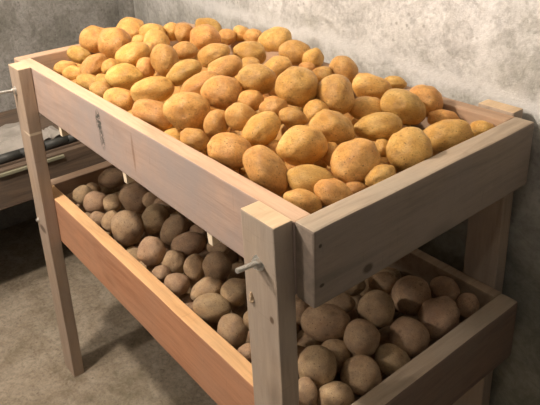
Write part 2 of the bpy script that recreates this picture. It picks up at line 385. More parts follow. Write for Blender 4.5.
('u',0,-0.9529,0.4196,-0.0381,0.0435,0.033,-0.108,0.813,-0.572),
('u',0,-0.8929,0.4159,-0.053,0.0327,0.0292,0.983,0.146,0.11),
('u',0,-0.8152,0.4218,-0.0616,0.0329,0.0276,-0.996,-0.046,-0.073),
('u',0,-0.7509,0.4247,-0.0575,0.0368,0.0311,-0.947,0.12,-0.299),
('u',0,-0.6863,0.427,-0.057,0.0375,0.0301,-0.017,-0.877,0.481),
('u',0,-0.6184,0.4296,-0.0524,0.0381,0.0337,0.329,0.869,0.371),
('u',0,-0.5567,0.4252,-0.049,0.0382,0.0289,-0.501,-0.864,-0.05),
('u',0,-0.4909,0.4173,-0.056,0.0398,0.0334,0.94,0.095,0.329),
('u',0,-0.4208,0.4155,-0.0556,0.0411,0.0324,0.53,-0.845,0.065),
('u',0,-0.3505,0.411,-0.0582,0.0407,0.0316,0.893,-0.259,-0.368),
('u',0,-0.2824,0.4215,-0.0557,0.0381,0.0337,-0.425,-0.852,0.307),
('u',0,-0.2199,0.4343,-0.0679,0.0387,0.0305,-0.707,0.072,-0.703),
('u',0,-0.1546,0.4429,-0.0599,0.0389,0.031,0.455,0.846,0.277),
('u',0,-1.0521,0.4677,-0.0573,0.0379,0.0312,0.651,0.262,0.712),
('u',0,-0.9919,0.4727,-0.0524,0.0373,0.0292,0.155,0.286,-0.946),
('u',0,-0.9086,0.4725,-0.0589,0.0384,0.0323,-0.921,-0.378,0.094),
('u',0,-0.8478,0.4664,-0.0691,0.0321,0.0289,-0.004,0.974,-0.226),
('u',0,-0.7899,0.4761,-0.0693,0.0363,0.0305,-0.662,0.705,-0.256),
('u',0,-0.7261,0.4783,-0.0567,0.0379,0.0293,0.524,-0.603,0.601),
('u',0,-0.6556,0.4819,-0.0551,0.0344,0.0295,-0.275,0.961,-0.01),
('u',0,-0.5857,0.4802,-0.0618,0.0355,0.0277,0.726,-0.68,0.101),
('u',0,-0.5175,0.4672,-0.075,0.0364,0.0283,-0.632,0.338,0.697),
('u',0,-0.447,0.4797,-0.0595,0.0372,0.0327,-0.636,-0.738,-0.223),
('u',0,-0.3871,0.4744,-0.0659,0.037,0.0298,0.134,-0.991,0.02),
('u',0,-0.32,0.4706,-0.0659,0.0315,0.0284,-0.745,-0.662,-0.085),
('u',0,-0.2632,0.4877,-0.0555,0.039,0.0326,0.501,-0.825,-0.259),
('l',1,-1.0626,0.0773,-0.4037,0.0293,0.0293,0.613,0.789,-0.047),
('l',1,-0.9918,0.085,-0.4035,0.0342,0.0327,0.613,0.789,-0.047),
('l',1,-0.9287,0.0602,-0.4203,0.0271,0.0217,0.668,0.651,-0.36),
('l',1,-1.0813,0.185,-0.3932,0.0426,0.0304,0.556,0.823,0.114),
('l',1,-0.9444,0.1145,-0.395,0.0255,0.0255,0.613,0.789,-0.047),
('l',1,-0.912,0.1693,-0.3863,0.0433,0.0405,0.668,0.651,-0.36),
('l',1,-0.864,0.0715,-0.4029,0.0297,0.027,-0.271,0.266,0.925),
('l',1,-0.7906,0.0811,-0.391,0.0446,0.042,-0.271,0.266,0.925),
('l',1,-0.7653,0.1527,-0.3824,0.0369,0.0369,0.613,0.789,-0.047),
('l',1,-0.6832,0.1605,-0.3811,0.0419,0.033,0.241,0.746,0.621),
('l',1,-0.6503,0.0729,-0.3881,0.0345,0.0332,-0.271,0.266,0.925),
('l',1,-0.6115,0.1542,-0.3878,0.0415,0.0305,0.522,0.831,0.194),
('l',1,-0.5908,0.0985,-0.4045,0.0322,0.0274,-0.271,0.266,0.925),
('l',1,-0.5287,0.1182,-0.3914,0.0302,0.0256,-0.271,0.266,0.925),
('l',1,-0.4848,0.1519,-0.3812,0.0323,0.0323,0.613,0.789,-0.047),
('l',1,-0.5196,0.0619,-0.4061,0.0284,0.0238,0.668,0.651,-0.36),
('l',1,-0.5791,0.0558,-0.4079,0.0211,0.0188,0.668,0.651,-0.36),
('l',1,-0.4443,0.0936,-0.398,0.0377,0.0288,0.483,0.832,0.272),
('l',1,-0.3916,0.0708,-0.4004,0.0395,0.0299,0.662,0.693,-0.285),
('l',1,-0.3877,0.1322,-0.3879,0.0326,0.0293,0.395,0.816,0.422),
('l',1,-0.315,0.0666,-0.4114,0.0325,0.0304,-0.271,0.266,0.925),
('l',1,-0.2511,0.0549,-0.4152,0.0196,0.0176,0.613,0.789,-0.047),
('l',1,-0.5498,0.2026,-0.3845,0.0291,0.0218,0.613,0.789,-0.047),
('l',1,-0.8038,0.2036,-0.3795,0.0326,0.0272,0.613,0.789,-0.047),
('l',1,-0.636,0.2022,-0.3825,0.0252,0.0202,0.613,0.789,-0.047),
('l',1,-0.8548,0.1926,-0.3779,0.0252,0.0224,0.613,0.789,-0.047),
('l',1,-1.0944,0.1188,-0.4152,0.0241,0.0211,0.613,0.789,-0.047),
('l',1,-0.1866,0.2064,-0.3877,0.0481,0.0361,0.634,0.763,-0.127),
('l',1,-0.2186,0.2728,-0.39,0.0357,0.0231,0.613,0.789,-0.047),
('l',1,-0.1531,0.3182,-0.3897,0.0371,0.0361,0.613,0.789,-0.047),
('l',1,-0.2508,0.1974,-0.3926,0.0247,0.0247,0.613,0.789,-0.047),
('l',1,-0.1156,0.2315,-0.39,0.0341,0.0331,0.613,0.789,-0.047),
('l',1,-0.1255,0.125,-0.404,0.0382,0.0363,-0.271,0.266,0.925),
('l',1,-0.137,0.1844,-0.4141,0.029,0.0251,0.67,0.603,-0.433),
('l',1,-0.0761,0.1885,-0.4254,0.0366,0.0357,0.65,0.731,-0.207),
('l',1,-0.0704,0.1142,-0.4297,0.0336,0.0283,0.613,0.789,-0.047),
('l',1,-0.1026,0.0738,-0.418,0.027,0.0216,-0.271,0.266,0.925),
('l',1,-0.0774,0.3298,-0.4181,0.0401,0.0352,0.65,0.731,-0.207),
('l',1,-0.071,0.2722,-0.4405,0.034,0.0283,0.67,0.603,-0.433),
('l',1,-0.1552,0.4367,-0.4162,0.0407,0.0407,0.613,0.789,-0.047),
('l',1,-0.079,0.431,-0.4244,0.0429,0.0389,0.186,0.711,0.679),
('l',1,-0.1196,0.5009,-0.4118,0.0308,0.0264,0.668,0.651,-0.36),
('l',1,-0.0634,0.5069,-0.4242,0.0253,0.0232,-0.271,0.266,0.925),
('l',1,-0.2178,0.4136,-0.4082,0.0311,0.0244,0.613,0.789,-0.047),
('l',0,-0.2983,0.1813,-0.382,0.0295,0.0274,0.613,0.789,-0.047),
('l',0,-0.2285,0.1079,-0.3991,0.0296,0.0256,0.613,0.789,-0.047),
('l',1,-0.1765,0.1002,-0.4198,0.0265,0.0227,0.65,0.731,-0.207),
('l',1,-0.295,0.1133,-0.3949,0.0266,0.0246,0.613,0.789,-0.047),
('l',0,-0.1908,0.0582,-0.4405,0.0222,0.0222,0.613,0.789,-0.047),
('l',1,-0.2436,0.3351,-0.3867,0.0327,0.0262,0.613,0.789,-0.047),
('l',0,-1.1455,0.065,-0.4629,0.0314,0.0276,0.756,-0.597,-0.267),
('l',0,-1.087,0.082,-0.4781,0.0372,0.0312,0.589,0.571,-0.572),
('l',0,-1.0258,0.0728,-0.4728,0.0393,0.0292,0.487,-0.85,-0.198),
('l',0,-0.9613,0.0716,-0.4808,0.0393,0.0336,-0.795,0.559,0.237),
('l',0,-0.8921,0.0879,-0.474,0.0415,0.0338,0.457,-0.889,0.036),
('l',0,-0.8289,0.0731,-0.4706,0.0376,0.0321,0.267,-0.944,-0.192),
('l',2,-0.7455,0.0774,-0.4616,0.0416,0.0338,0.672,0.733,0.106),
('l',2,-0.6769,0.0711,-0.4631,0.0401,0.0331,0.854,0.511,0.095),
('l',0,-0.6124,0.0769,-0.4757,0.0411,0.0313,-0.124,-0.986,-0.111),
('l',2,-0.5529,0.0807,-0.4683,0.0388,0.0324,-0.171,0.984,0.044),
('l',2,-0.4905,0.0776,-0.4696,0.0419,0.0339,-0.045,-0.98,-0.195),
('l',0,-0.4249,0.0767,-0.4716,0.0424,0.0332,-0.447,0.894,-0.019),
('l',0,-0.3531,0.0825,-0.475,0.0354,0.0295,0.753,-0.645,0.13),
('l',0,-0.2915,0.0704,-0.4831,0.0369,0.0296,0.604,-0.795,0.046),
('l',0,-0.2367,0.0797,-0.4683,0.0351,0.028,0.538,-0.729,-0.424),
('l',0,-0.1551,0.0848,-0.4794,0.0328,0.028,-0.838,0.519,-0.169),
('l',0,-1.1345,0.1231,-0.4846,0.0427,0.0322,0.889,0.401,0.221),
('l',0,-1.0529,0.1378,-0.4589,0.0397,0.0301,-0.114,-0.844,-0.524),
('l',0,-0.9925,0.1332,-0.4594,0.0347,0.0296,0.943,-0.305,-0.134),
('l',0,-0.9366,0.1378,-0.479,0.0318,0.0283,0.927,-0.37,-0.056),
('l',0,-0.8473,0.1305,-0.4747,0.0356,0.0272,-0.476,-0.276,-0.835),
('l',0,-0.7921,0.1214,-0.477,0.0347,0.0283,-0.39,0.896,0.212),
('l',0,-0.713,0.1391,-0.4758,0.0363,0.03,-0.835,-0.549,0.037),
('l',0,-0.6438,0.1346,-0.484,0.031,0.0277,-0.198,-0.655,0.729),
('l',0,-0.5863,0.1375,-0.4774,0.0336,0.0301,-0.83,0.558,0.024),
('l',0,-0.5256,0.1395,-0.4839,0.0358,0.0271,0.792,0.366,0.489),
('l',0,-0.4617,0.1445,-0.4606,0.0408,0.0328,-0.371,-0.804,0.464),
('l',2,-0.3877,0.1381,-0.4638,0.0372,0.0332,0.127,-0.911,0.392),
('l',0,-0.3239,0.1399,-0.4759,0.0388,0.0315,0.643,0.766,0.017),
('l',0,-0.261,0.1379,-0.4724,0.0378,0.031,0.541,-0.589,-0.601),
('l',2,-0.2001,0.1469,-0.4638,0.0444,0.033,0.201,0.543,-0.815),
('l',0,-0.1124,0.1413,-0.4843,0.0372,0.0316,0.743,-0.656,-0.132),
('l',2,-1.1401,0.1892,-0.4576,0.0418,0.0333,-0.46,0.885,-0.07),
('l',0,-1.0813,0.1863,-0.4775,0.0388,0.0295,-0.328,-0.893,-0.308),
('l',0,-1.0183,0.1897,-0.4736,0.0389,0.0322,-0.781,0.608,0.146),
('l',0,-0.9558,0.1916,-0.4792,0.0337,0.0292,0.635,-0.425,0.645),
('l',0,-0.8835,0.1775,-0.4699,0.0435,0.0328,-0.431,-0.901,-0.051),
('l',0,-0.8208,0.1822,-0.4647,0.033,0.0298,0.158,0.87,-0.468),
('l',0,-0.7581,0.1772,-0.4715,0.0399,0.0305,0.321,0.929,-0.185),
('l',0,-0.6801,0.1912,-0.4761,0.0314,0.0274,-0.398,-0.916,0.052),
('l',0,-0.6167,0.1873,-0.4736,0.0341,0.0288,0.716,0.64,0.278),
('l',0,-0.5556,0.1864,-0.4766,0.0345,0.0278,0.962,0.087,0.259),
('l',0,-0.4856,0.1987,-0.4796,0.0364,0.0287,-0.767,-0.637,0.078),
('l',0,-0.4208,0.195,-0.4804,0.0375,0.0313,-0.718,0.502,0.483),
('l',0,-0.3593,0.1951,-0.4729,0.0373,0.0308,0.452,-0.826,-0.336),
('l',0,-0.2919,0.1945,-0.4744,0.0335,0.0274,0.863,-0.505,0.023),
('l',2,-0.2303,0.2044,-0.4718,0.0395,0.0311,-0.506,0.104,0.857),
('l',0,-0.1713,0.2075,-0.473,0.0339,0.0286,-0.333,-0.872,0.359),
('l',0,-1.1062,0.2405,-0.4747,0.0331,0.0294,0.492,0.799,0.345),
('l',0,-1.047,0.2486,-0.4662,0.0379,0.0307,-0.578,-0.744,0.334),
('l',0,-0.9837,0.2474,-0.4671,0.0412,0.033,0.311,0.849,-0.427),
('l',0,-0.9133,0.2424,-0.467,0.0423,0.0328,-0.973,0.188,0.131),
('l',0,-0.8434,0.2428,-0.4629,0.0408,0.0309,0.355,0.916,0.188),
('l',0,-0.7827,0.2433,-0.4673,0.0396,0.0308,-0.366,0.93,-0.032),
('l',0,-0.7172,0.2325,-0.4662,0.0373,0.029,0.973,0.184,0.141),
('l',0,-0.6467,0.2369,-0.4727,0.0342,0.0295,0.354,0.085,-0.931),
('l',2,-0.5897,0.2426,-0.4538,0.0359,0.0319,0.025,-0.996,0.087),
('l',2,-0.5245,0.2394,-0.4684,0.0353,0.0309,0.434,0.898,0.066),
('l',0,-0.4491,0.2489,-0.4614,0.037,0.0298,-0.375,-0.832,0.408),
('l',0,-0.3922,0.2507,-0.4697,0.0319,0.0277,-0.743,0.466,-0.48),
('l',0,-0.3251,0.2499,-0.4755,0.0377,0.0305,-0.074,0.98,0.187),
('l',0,-0.2675,0.2579,-0.4572,0.0401,0.0335,-0.046,-0.914,-0.402),
('l',0,-0.1991,0.2583,-0.4734,0.0367,0.0275,0.916,0.396,-0.058),
('l',0,-0.1164,0.2216,-0.4881,0.0336,0.0278,0.2,-0.896,0.396),
('l',0,-1.1414,0.2886,-0.4767,0.0358,0.0288,0.85,-0.526,0.028),
('l',0,-1.0818,0.3042,-0.4681,0.0412,0.0306,0.711,-0.435,0.552),
('l',0,-1.0138,0.305,-0.4575,0.0366,0.0325,0.953,-0.176,0.247),
('l',0,-0.9464,0.3038,-0.461,0.0388,0.0319,0.795,-0.595,0.118),
('l',0,-0.8794,0.2962,-0.4533,0.0386,0.0338,-0.375,-0.562,0.737),
('l',0,-0.8097,0.3066,-0.4585,0.0378,0.0317,-0.301,-0.883,-0.359),
('l',0,-0.7406,0.2946,-0.4594,0.0421,0.0331,-0.031,0.999,-0.015),
('l',0,-0.6805,0.2848,-0.4661,0.0371,0.03,-0.283,-0.057,0.957),
('l',0,-0.6231,0.298,-0.4687,0.0355,0.0311,0.575,-0.809,-0.125),
('l',0,-0.5574,0.2953,-0.4669,0.0386,0.0315,0.895,-0.431,-0.117),
('l',0,-0.4898,0.2968,-0.4624,0.0402,0.0337,-0.022,-0.947,0.321),
('l',0,-0.427,0.3043,-0.4712,0.0363,0.0273,-0.832,0.551,-0.066),
('l',0,-0.3569,0.306,-0.4743,0.0365,0.0284,-0.862,0.194,-0.469),
('l',0,-0.2928,0.3138,-0.4784,0.0376,0.0304,0.554,0.798,-0.238),
('l',2,-0.2297,0.3091,-0.4655,0.0359,0.0317,-0.367,0.895,-0.253),
('l',0,-0.1363,0.2755,-0.4702,0.0346,0.0314,0.031,0.486,0.873),
('l',0,-1.1321,0.3567,-0.4772,0.0433,0.034,-0.953,-0.1,-0.285),
('l',0,-1.0517,0.3499,-0.4745,0.0309,0.027,-0.685,0.728,0.031),
('l',0,-0.9894,0.3547,-0.4736,0.0366,0.0272,0.977,-0.159,0.142),
('l',0,-0.9025,0.3482,-0.4736,0.0361,0.0277,-0.619,-0.784,-0.043),
('l',0,-0.8447,0.3573,-0.4619,0.0348,0.0301,0.083,0.995,-0.051),
('l',0,-0.7729,0.3562,-0.4676,0.0349,0.0302,0.822,-0.556,0.125),
('l',0,-0.7095,0.3507,-0.4769,0.0372,0.0299,-0.763,0.635,-0.121),
('l',0,-0.65,0.3539,-0.4598,0.0341,0.0308,0.092,-0.476,0.875),
('l',0,-0.5804,0.3642,-0.4775,0.0338,0.0272,0.991,0.025,0.133),
('l',0,-0.5246,0.3479,-0.4787,0.0365,0.0289,0.402,0.885,0.237),
('l',0,-0.459,0.36,-0.4704,0.0378,0.0321,0.618,0.778,0.118),
('l',0,-0.3974,0.3499,-0.4759,0.0309,0.0274,-0.562,0.742,0.365),
('l',0,-0.3212,0.3652,-0.4581,0.0405,0.0335,-0.367,-0.418,-0.831),
('l',2,-0.2588,0.3646,-0.4677,0.0332,0.0279,0.53,-0.686,0.498),
('l',0,-0.1924,0.3617,-0.4592,0.0415,0.034,-0.994,0.029,0.108),
('l',2,-0.1338,0.3346,-0.4672,0.0317,0.0287,-0.449,-0.887,0.111),
('l',0,-1.1381,0.4197,-0.4685,0.0399,0.0303,-0.838,-0.545,-0.025),
('l',0,-1.0719,0.4065,-0.4754,0.0392,0.0333,-0.82,-0.336,0.463),
('l',0,-1.0068,0.4161,-0.4757,0.0343,0.0303,-0.75,0.318,-0.58),
('l',0,-0.9462,0.408,-0.4666,0.0349,0.0314,0.562,-0.793,0.236),
('l',0,-0.8771,0.4116,-0.456,0.0434,0.0337,-0.939,-0.283,-0.197),
('l',0,-0.8033,0.4092,-0.4659,0.0386,0.0307,0.864,0.229,-0.448),
('l',0,-0.7408,0.4113,-0.4716,0.037,0.0276,-0.395,0.919,-0.019),
('l',0,-0.6873,0.4134,-0.4755,0.036,0.027,0.319,-0.88,-0.352),
('l',0,-0.6157,0.4175,-0.4759,0.0359,0.03,0.235,0.967,-0.095),
('l',0,-0.5582,0.4173,-0.4838,0.0356,0.0303,0.466,-0.789,0.401),
('l',0,-0.4971,0.4086,-0.4746,0.0374,0.0322,-0.472,-0.454,-0.756),
('l',0,-0.4242,0.413,-0.4732,0.0395,0.0295,-0.618,0.221,0.754),
('l',0,-0.362,0.411,-0.4731,0.0338,0.0303,-0.781,0.617,-0.097),
('l',2,-0.2883,0.4224,-0.4749,0.0333,0.0287,-0.258,-0.789,-0.558),
('l',0,-0.2323,0.4102,-0.482,0.0346,0.0283,-0.601,0.763,-0.237),
('l',0,-0.1342,0.3963,-0.4851,0.0341,0.0288,-0.33,0.732,-0.596),
('l',0,-1.0957,0.4686,-0.4767,0.0341,0.0295,0.963,-0.243,-0.119),
('l',0,-1.0346,0.4651,-0.4699,0.036,0.0286,0.713,0.62,-0.328),
('l',0,-0.9722,0.4698,-0.4686,0.0391,0.0321,-0.161,-0.93,0.33),
('l',0,-0.9034,0.4646,-0.4781,0.0341,0.0296,-0.878,0.093,0.47),
('l',0,-0.8393,0.4642,-0.4685,0.0396,0.0298,0.853,-0.386,-0.352),
('l',0,-0.7779,0.471,-0.4856,0.0363,0.0284,-0.608,0.787,0.107),
('l',0,-0.7225,0.4856,-0.4674,0.0449,0.0339,-0.018,0.991,-0.135),
('l',0,-0.6545,0.4731,-0.4761,0.0327,0.0279,-0.784,-0.611,0.109),
('l',0,-0.5852,0.4748,-0.472,0.0375,0.033,0.554,-0.612,0.565),
('l',0,-0.5246,0.4611,-0.4743,0.0336,0.0285,0.435,-0.288,-0.853),
('l',0,-0.4628,0.4918,-0.467,0.0332,0.0301,0.59,-0.777,-0.219),
('l',0,-0.3917,0.4749,-0.4692,0.0452,0.0336,-0.144,-0.956,-0.257),
('l',0,-0.3324,0.4846,-0.4718,0.0336,0.029,0.001,-0.975,0.223),
('l',2,-0.2691,0.4873,-0.4591,0.0378,0.0286,-0.86,-0.291,-0.42),
('l',0,-0.2122,0.4617,-0.4732,0.0362,0.0293,-0.843,0.445,-0.302),
('l',0,-0.1052,0.4821,-0.4789,0.0363,0.0309,-0.983,-0.181,0.015),
]
# ------------------------------------------------------------------ colours
M_front  = wood('sawn_pine_pinkish', (.53,.37,.285), (.40,.27,.20), (.37,.31,.285), 'x', .9, .35, 1.0,
    stamp=[((-.683,0,FZ-.035),(.017,.03,.03),(.07,.07,.06),1.0,150,.46), ((-.676,0,FZ-.075),(.015,.03,.032),(.09,.08,.07),.9,130,.48),
           ((-.53,0,FZ-.06),(.006,.03,.05),(.25,.15,.10),.7,30,.4)])
M_rimf   = wood('sawn_pine_edge', (.64,.43,.29), (.50,.32,.21), (.5,.38,.28), 'x', .3, .3, 1.6)
M_rimf2  = wood('sawn_pine_orange_edge', (.74,.45,.22), (.58,.33,.15), (.5,.36,.22), 'x', .3, .3, 2.6)
M_front2 = wood('sawn_pine_orange', (.52,.26,.145), (.40,.185,.10), (.40,.25,.17), 'x', .3, .4, 2.3)
M_end    = wood('weathered_pine_end', (.27,.215,.165), (.18,.145,.11), (.25,.21,.18), 'y', .6, .35, 3.1,
    stamp=[((0,.015,FZ-.094),(.03,.006,.004),(.05,.04,.03),.95,8,.1), ((0,.012,FZ-.026),(.03,.004,.004),(.05,.04,.03),.95,8,.1), ((0,.112,FZ-.110),(.03,.014,.010),(.06,.045,.03),.8,30,.35)])
M_rim    = wood('lit_pine_rim', (.46,.36,.26), (.32,.25,.18), (.36,.32,.26), 'y', .5, .3, 3.6)  # paler wood for the end boards' top faces, light painted into the colour
M_end2   = wood('weathered_pine_low_end', (.22,.15,.11), (.15,.10,.075), (.18,.145,.12), 'y', .5, .3, 4.7)
M_leg    = wood('greyed_pine_leg', (.46,.36,.27), (.34,.26,.195), (.37,.32,.27), 'z', .7, .55, 5.2,
    stamp=[((-.055,-.036,FZ-.163),(.006,.02,.008),(.12,.075,.045),.9,20,.2)])
M_leg2   = wood('greyed_pine_far_leg', (.46,.345,.25), (.34,.25,.18), (.40,.33,.28), 'z', .6, .55, 6.4,
    stamp=[((-1.09,-.02,FZ-.185),(.05,.04,.005),(.75,.65,.5),.8,8,.1), ((-1.125,-.036,FZ-.50),(.03,.06,.014),(.10,.065,.045),.8,20,.2)])
M_back   = wood('pine_back', (.50,.33,.21), (.36,.23,.15), (.38,.3,.24), 'x', .4, .3, 7.9)
M_side   = wood('pine_side', (.52,.35,.23), (.36,.24,.16), (.38,.3,.24), 'y', .4, .3, 8.8)
M_slat   = wood('pine_slat', (.42,.31,.21), (.3,.21,.14), (.3,.26,.2), 'y', .4, .2, 9.9)
M_cut    = wood('fresh_cut_pine', (.68,.51,.33), (.56,.41,.26), (.5,.4,.3), 'y', .2, 0, 11.0)
M_shim   = plain('pale_split_wood', (.86,.74,.55), .7, 0, 60, .3, .001, (.7,.55,.36))
M_bench  = wood('old_brown_board', (.17,.12,.085), (.09,.065,.048), (.13,.105,.085), 'y', .6, .4, 12.0)
M_bench2 = wood('old_brown_post', (.20,.145,.10), (.12,.09,.065), (.17,.15,.12), 'z', .6, .4, 13.0)
M_steel  = plain('zinc_plated_steel', (.80,.80,.77), .28, .85, 300, .35, .0003)
M_dark   = plain('black_rubber_pipe', (.035,.037,.035), .5, 0, 40, .3, .001, (.07,.07,.06))
M_stick  = plain('pale_lath', (.27,.26,.18), .8, 0, 30, .5, .001, (.16,.155,.105))
M_sheet  = plain('dull_white_plastic', (.40,.37,.34), .4, 0, 14, .8, .001, (.27,.26,.23))
M_gold   = potato_mat('golden_potato_skin', (.53,.25,.06), (.73,.415,.12), (.86,.565,.21), (.37,.19,.06), .4, .36)
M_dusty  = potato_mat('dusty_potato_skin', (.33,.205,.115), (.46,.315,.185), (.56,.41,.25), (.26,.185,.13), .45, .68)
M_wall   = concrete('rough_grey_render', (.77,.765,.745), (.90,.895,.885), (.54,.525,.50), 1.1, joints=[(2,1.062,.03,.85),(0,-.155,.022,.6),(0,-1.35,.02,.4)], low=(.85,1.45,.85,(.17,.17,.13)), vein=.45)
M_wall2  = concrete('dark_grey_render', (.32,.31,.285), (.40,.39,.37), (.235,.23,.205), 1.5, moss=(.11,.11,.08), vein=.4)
M_floor  = concrete('dusty_concrete_floor', (.33,.275,.205), (.39,.335,.26), (.26,.215,.155), 3.2, moss=(.16,.15,.09), vein=.35)
M_ceil   = concrete('ceiling_concrete', (.35,.34,.31), (.42,.41,.38), (.27,.26,.23), 1.2)

# ------------------------------------------------------------------ setting
def struct(name, pts, mat, cuts=1):
    bm = bmesh.new(); vs = [bm.verts.new(p) for p in pts]; bm.faces.new(vs)
    o = link(name, bm, mat); o['kind'] = 'structure'; return o
XL, YF, XR, H = -2.2, -2.6, 2.2, 2.35
def yb(x): return .616 - .104*(x+.04)           # the back wall runs a few degrees off the rack
def slab(name, pts, thick, mat):
    bm = bmesh.new(); t = Vector(thick)
    a = [bm.verts.new(p) for p in pts]; b = [bm.verts.new(Vector(p)+t) for p in pts]
    bm.faces.new(a); bm.faces.new(b[::-1])
    for i in range(4): bm.faces.new((a[i], b[i], b[(i+1)%4], a[(i+1)%4]))
    bmesh.ops.recalc_face_normals(bm, faces=bm.faces[:])
    o = link(name, bm, mat); o['kind'] = 'structure'; return o
slab('floor', [(XL-.3,YF,0),(XR,YF,0),(XR,1.3,0),(XL-.3,1.3,0)], (0,0,-.1), M_floor)
slab('ceiling', [(XL-.3,YF,H),(XR,YF,H),(XR,1.3,H),(XL-.3,1.3,H)], (0,0,.1), M_ceil)
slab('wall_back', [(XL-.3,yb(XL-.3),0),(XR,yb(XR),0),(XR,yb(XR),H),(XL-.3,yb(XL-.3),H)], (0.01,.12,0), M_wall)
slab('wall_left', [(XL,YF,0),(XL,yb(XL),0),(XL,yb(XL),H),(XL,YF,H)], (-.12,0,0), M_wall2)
# narrow rough pier filling the corner between the two walls
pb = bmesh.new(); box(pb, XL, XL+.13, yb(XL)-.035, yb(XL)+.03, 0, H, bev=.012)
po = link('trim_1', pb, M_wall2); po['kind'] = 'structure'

# ------------------------------------------------------------------ the rack
rack = bpy.data.objects.new('potato_rack', None); COL.objects.link(rack); rack.location = (-L/2, W/2, 0)
bpy.context.view_layer.update()
tag(rack, 'two-tier pine rack full of potatoes, standing on the floor by the pale wall', 'storage rack')
inv = rack.matrix_world.inverted()
def part(name, dims, mat, parent=rack, **k):
    d = list(dims); d[4] += FZ; d[5] += FZ
    o = plank(name, d, mat, parent, **k)
    o.matrix_parent_inverse = parent_inv(parent); return o
def parent_inv(p):
    bpy.context.view_layer.update(); return p.matrix_world.inverted()
TF, TE = .034, .040
# top bin
fb = part('side_board', (-L+TE, -TE, 0, TF, -.128, 0), M_front, seed=1); fb['label'] = 'pinkish long board with a dark ink smudge'
part('side_board', (-L+TE, -TE, W-TF, W, -.128, 0), M_back, seed=2)
eb = part('end_board', (-TE, 0, 0, W, -.130, .001), M_end, seed=3, bev=.004); eb.data.materials.append(M_rim)
for f_ in eb.data.polygons:
    if f_.normal.z > .8: f_.material_index = 1
eb['label'] = 'grey weathered end board'
part('end_board', (-L, -L+TE, 0, W, -.128, 0), M_side, seed=4)
# low bin
fb2 = part('side_board', (-L+TE, .017-TE, 0, TF, -.543, -.398), M_front2, seed=5); fb2['label'] = 'orange tinted long board'
part('side_board', (-L+TE, .017-TE, W-TF*.75, W, -.543, -.398), M_slat, seed=6)
eb2 = part('end_board', (.017-TE, .017, 0, W, -.543, -.398), M_end2, seed=7, bev=.006)
eb2.data.materials.append(M_rim)
for f_ in eb2.data.polygons:
    if f_.normal.z > .8: f_.material_index = 1
part('end_board', (-L, -L+TE, 0, W, -.543, -.398), M_side, seed=8)
for o_, m_ in ((fb, M_rimf), (fb2, M_rimf2)):
    o_.data.materials.append(m_)
    for f_ in o_.data.polygons:
        if f_.normal.z > .8: f_.material_index = 1
# slatted bottoms
for z in (-.128, -.543):
    x = -L+TE+.004; i = 0
    while x < -TE-.03:
        x1 = min(x+.092, -TE-.004)
        part('bottom_slat', (x, x1, TF, W-TF, z, z+.010), M_slat, bev=.001, cuts=4, seed=20+i+z); x = x1+.004; i += 1
# pale shims peeping out under the long board
for x, w, h in ((-.944,.019,.026), (-.592,.018,.025), (-.271,.018,.024)):
    bm = bmesh.new(); box(bm, x-w/2, x+w/2, .002, TF-.004, FZ-.128-h, FZ-.120, bev=.001)
    for v in bm.verts:
        if v.co.z < FZ-.14: v.co.x = x + (v.co.x-x)*.7 + .002
    o = link('wooden_shim', bm, M_shim, rack); o.matrix_parent_inverse = inv
# legs: (x of the left edge at the top, lean of the foot, y0, y1, top, material)
def leg(x0, wd, dx, y0, y1, ztop, mat, seed, cutmat=M_cut):
    o = part('leg', (x0, x0+wd, y0, y1, -FZ, ztop), mat, seed=seed, bev=.0025, wob=.001, cuts=18)
    for v in o.data.vertices:
        t = (FZ+ztop-v.co.z)/(FZ+ztop); v.co.x += dx*t
    o.data.materials.append(cutmat)
    for p in o.data.polygons:
        if p.normal.z > .8 and p.center.z > FZ+ztop-.01: p.material_index = 1
    return o
l1 = leg(-.120, .077, .021, -.036, -.0005, .002, M_leg, 31)
l2 = leg(-L+.062, .077, -.0215, -.036, -.0005, .002, M_leg2, 32)
l3 = leg(-.122, .077, .012, W+.0005, W+.036, .006, M_leg, 33)
l4 = leg(-L+.062, .077, -.010, W+.0005, W+.036, .004, M_leg2, 34)
l1['label'] = 'greyish leg with a hanging chip and a small knot'
def bolt(leg, x, z, ln, tilt=(0,0), r=.0042, y=-.036):
    z += FZ
    bm = bmesh.new()
    tip = Vector((x+tilt[0], y-ln, z+tilt[1])); root = Vector((x, y+.01, z)); d = tip-root
    cyl(bm, root, tip, r*.86, 14)
    n = int(ln/.0016)
    for i in range(n):                                    # thread ridges
        a = root + d*((i+.5)/n*.86 + .13); cyl(bm, a, a + d.normalized()*.0008, r, 14)
    b = link('bolt', bm, M_steel, leg, smooth=False); b.matrix_parent_inverse = parent_inv(leg)
    dn = d.normalized(); f = Vector((x, y, z))
    bm = bmesh.new(); cyl(bm, f - dn*.0005, f + dn*.0017, .0125, 24)
    o = link('washer', bm, M_steel, leg); o.matrix_parent_inverse = parent_inv(leg)
    bm = bmesh.new(); cyl(bm, f + dn*.0017, f + dn*.0095, .0086, 6)
    bmesh.ops.bevel(bm, geom=bm.edges[:], offset=.0008, segments=2, affect='EDGES')
    o = link('nut', bm, M_steel, leg); o.matrix_parent_inverse = parent_inv(leg)
bolt(l1, -.080, -.073, .045, (.006,.010))
bolt(l2, -1.130, -.067, .055, (-.004,.004))
def stub(leg, x, z):
    bm = bmesh.new(); cyl(bm, (x, -.030, z+FZ), (x, -.044, z+FZ), .004, 12)
    cyl(bm, (x, -.035, z+FZ), (x, -.040, z+FZ), .0085, 6)
    o = link('bolt', bm, M_steel, leg); o.matrix_parent_inverse = parent_inv(leg)
stub(l2, -1.152, -.481)
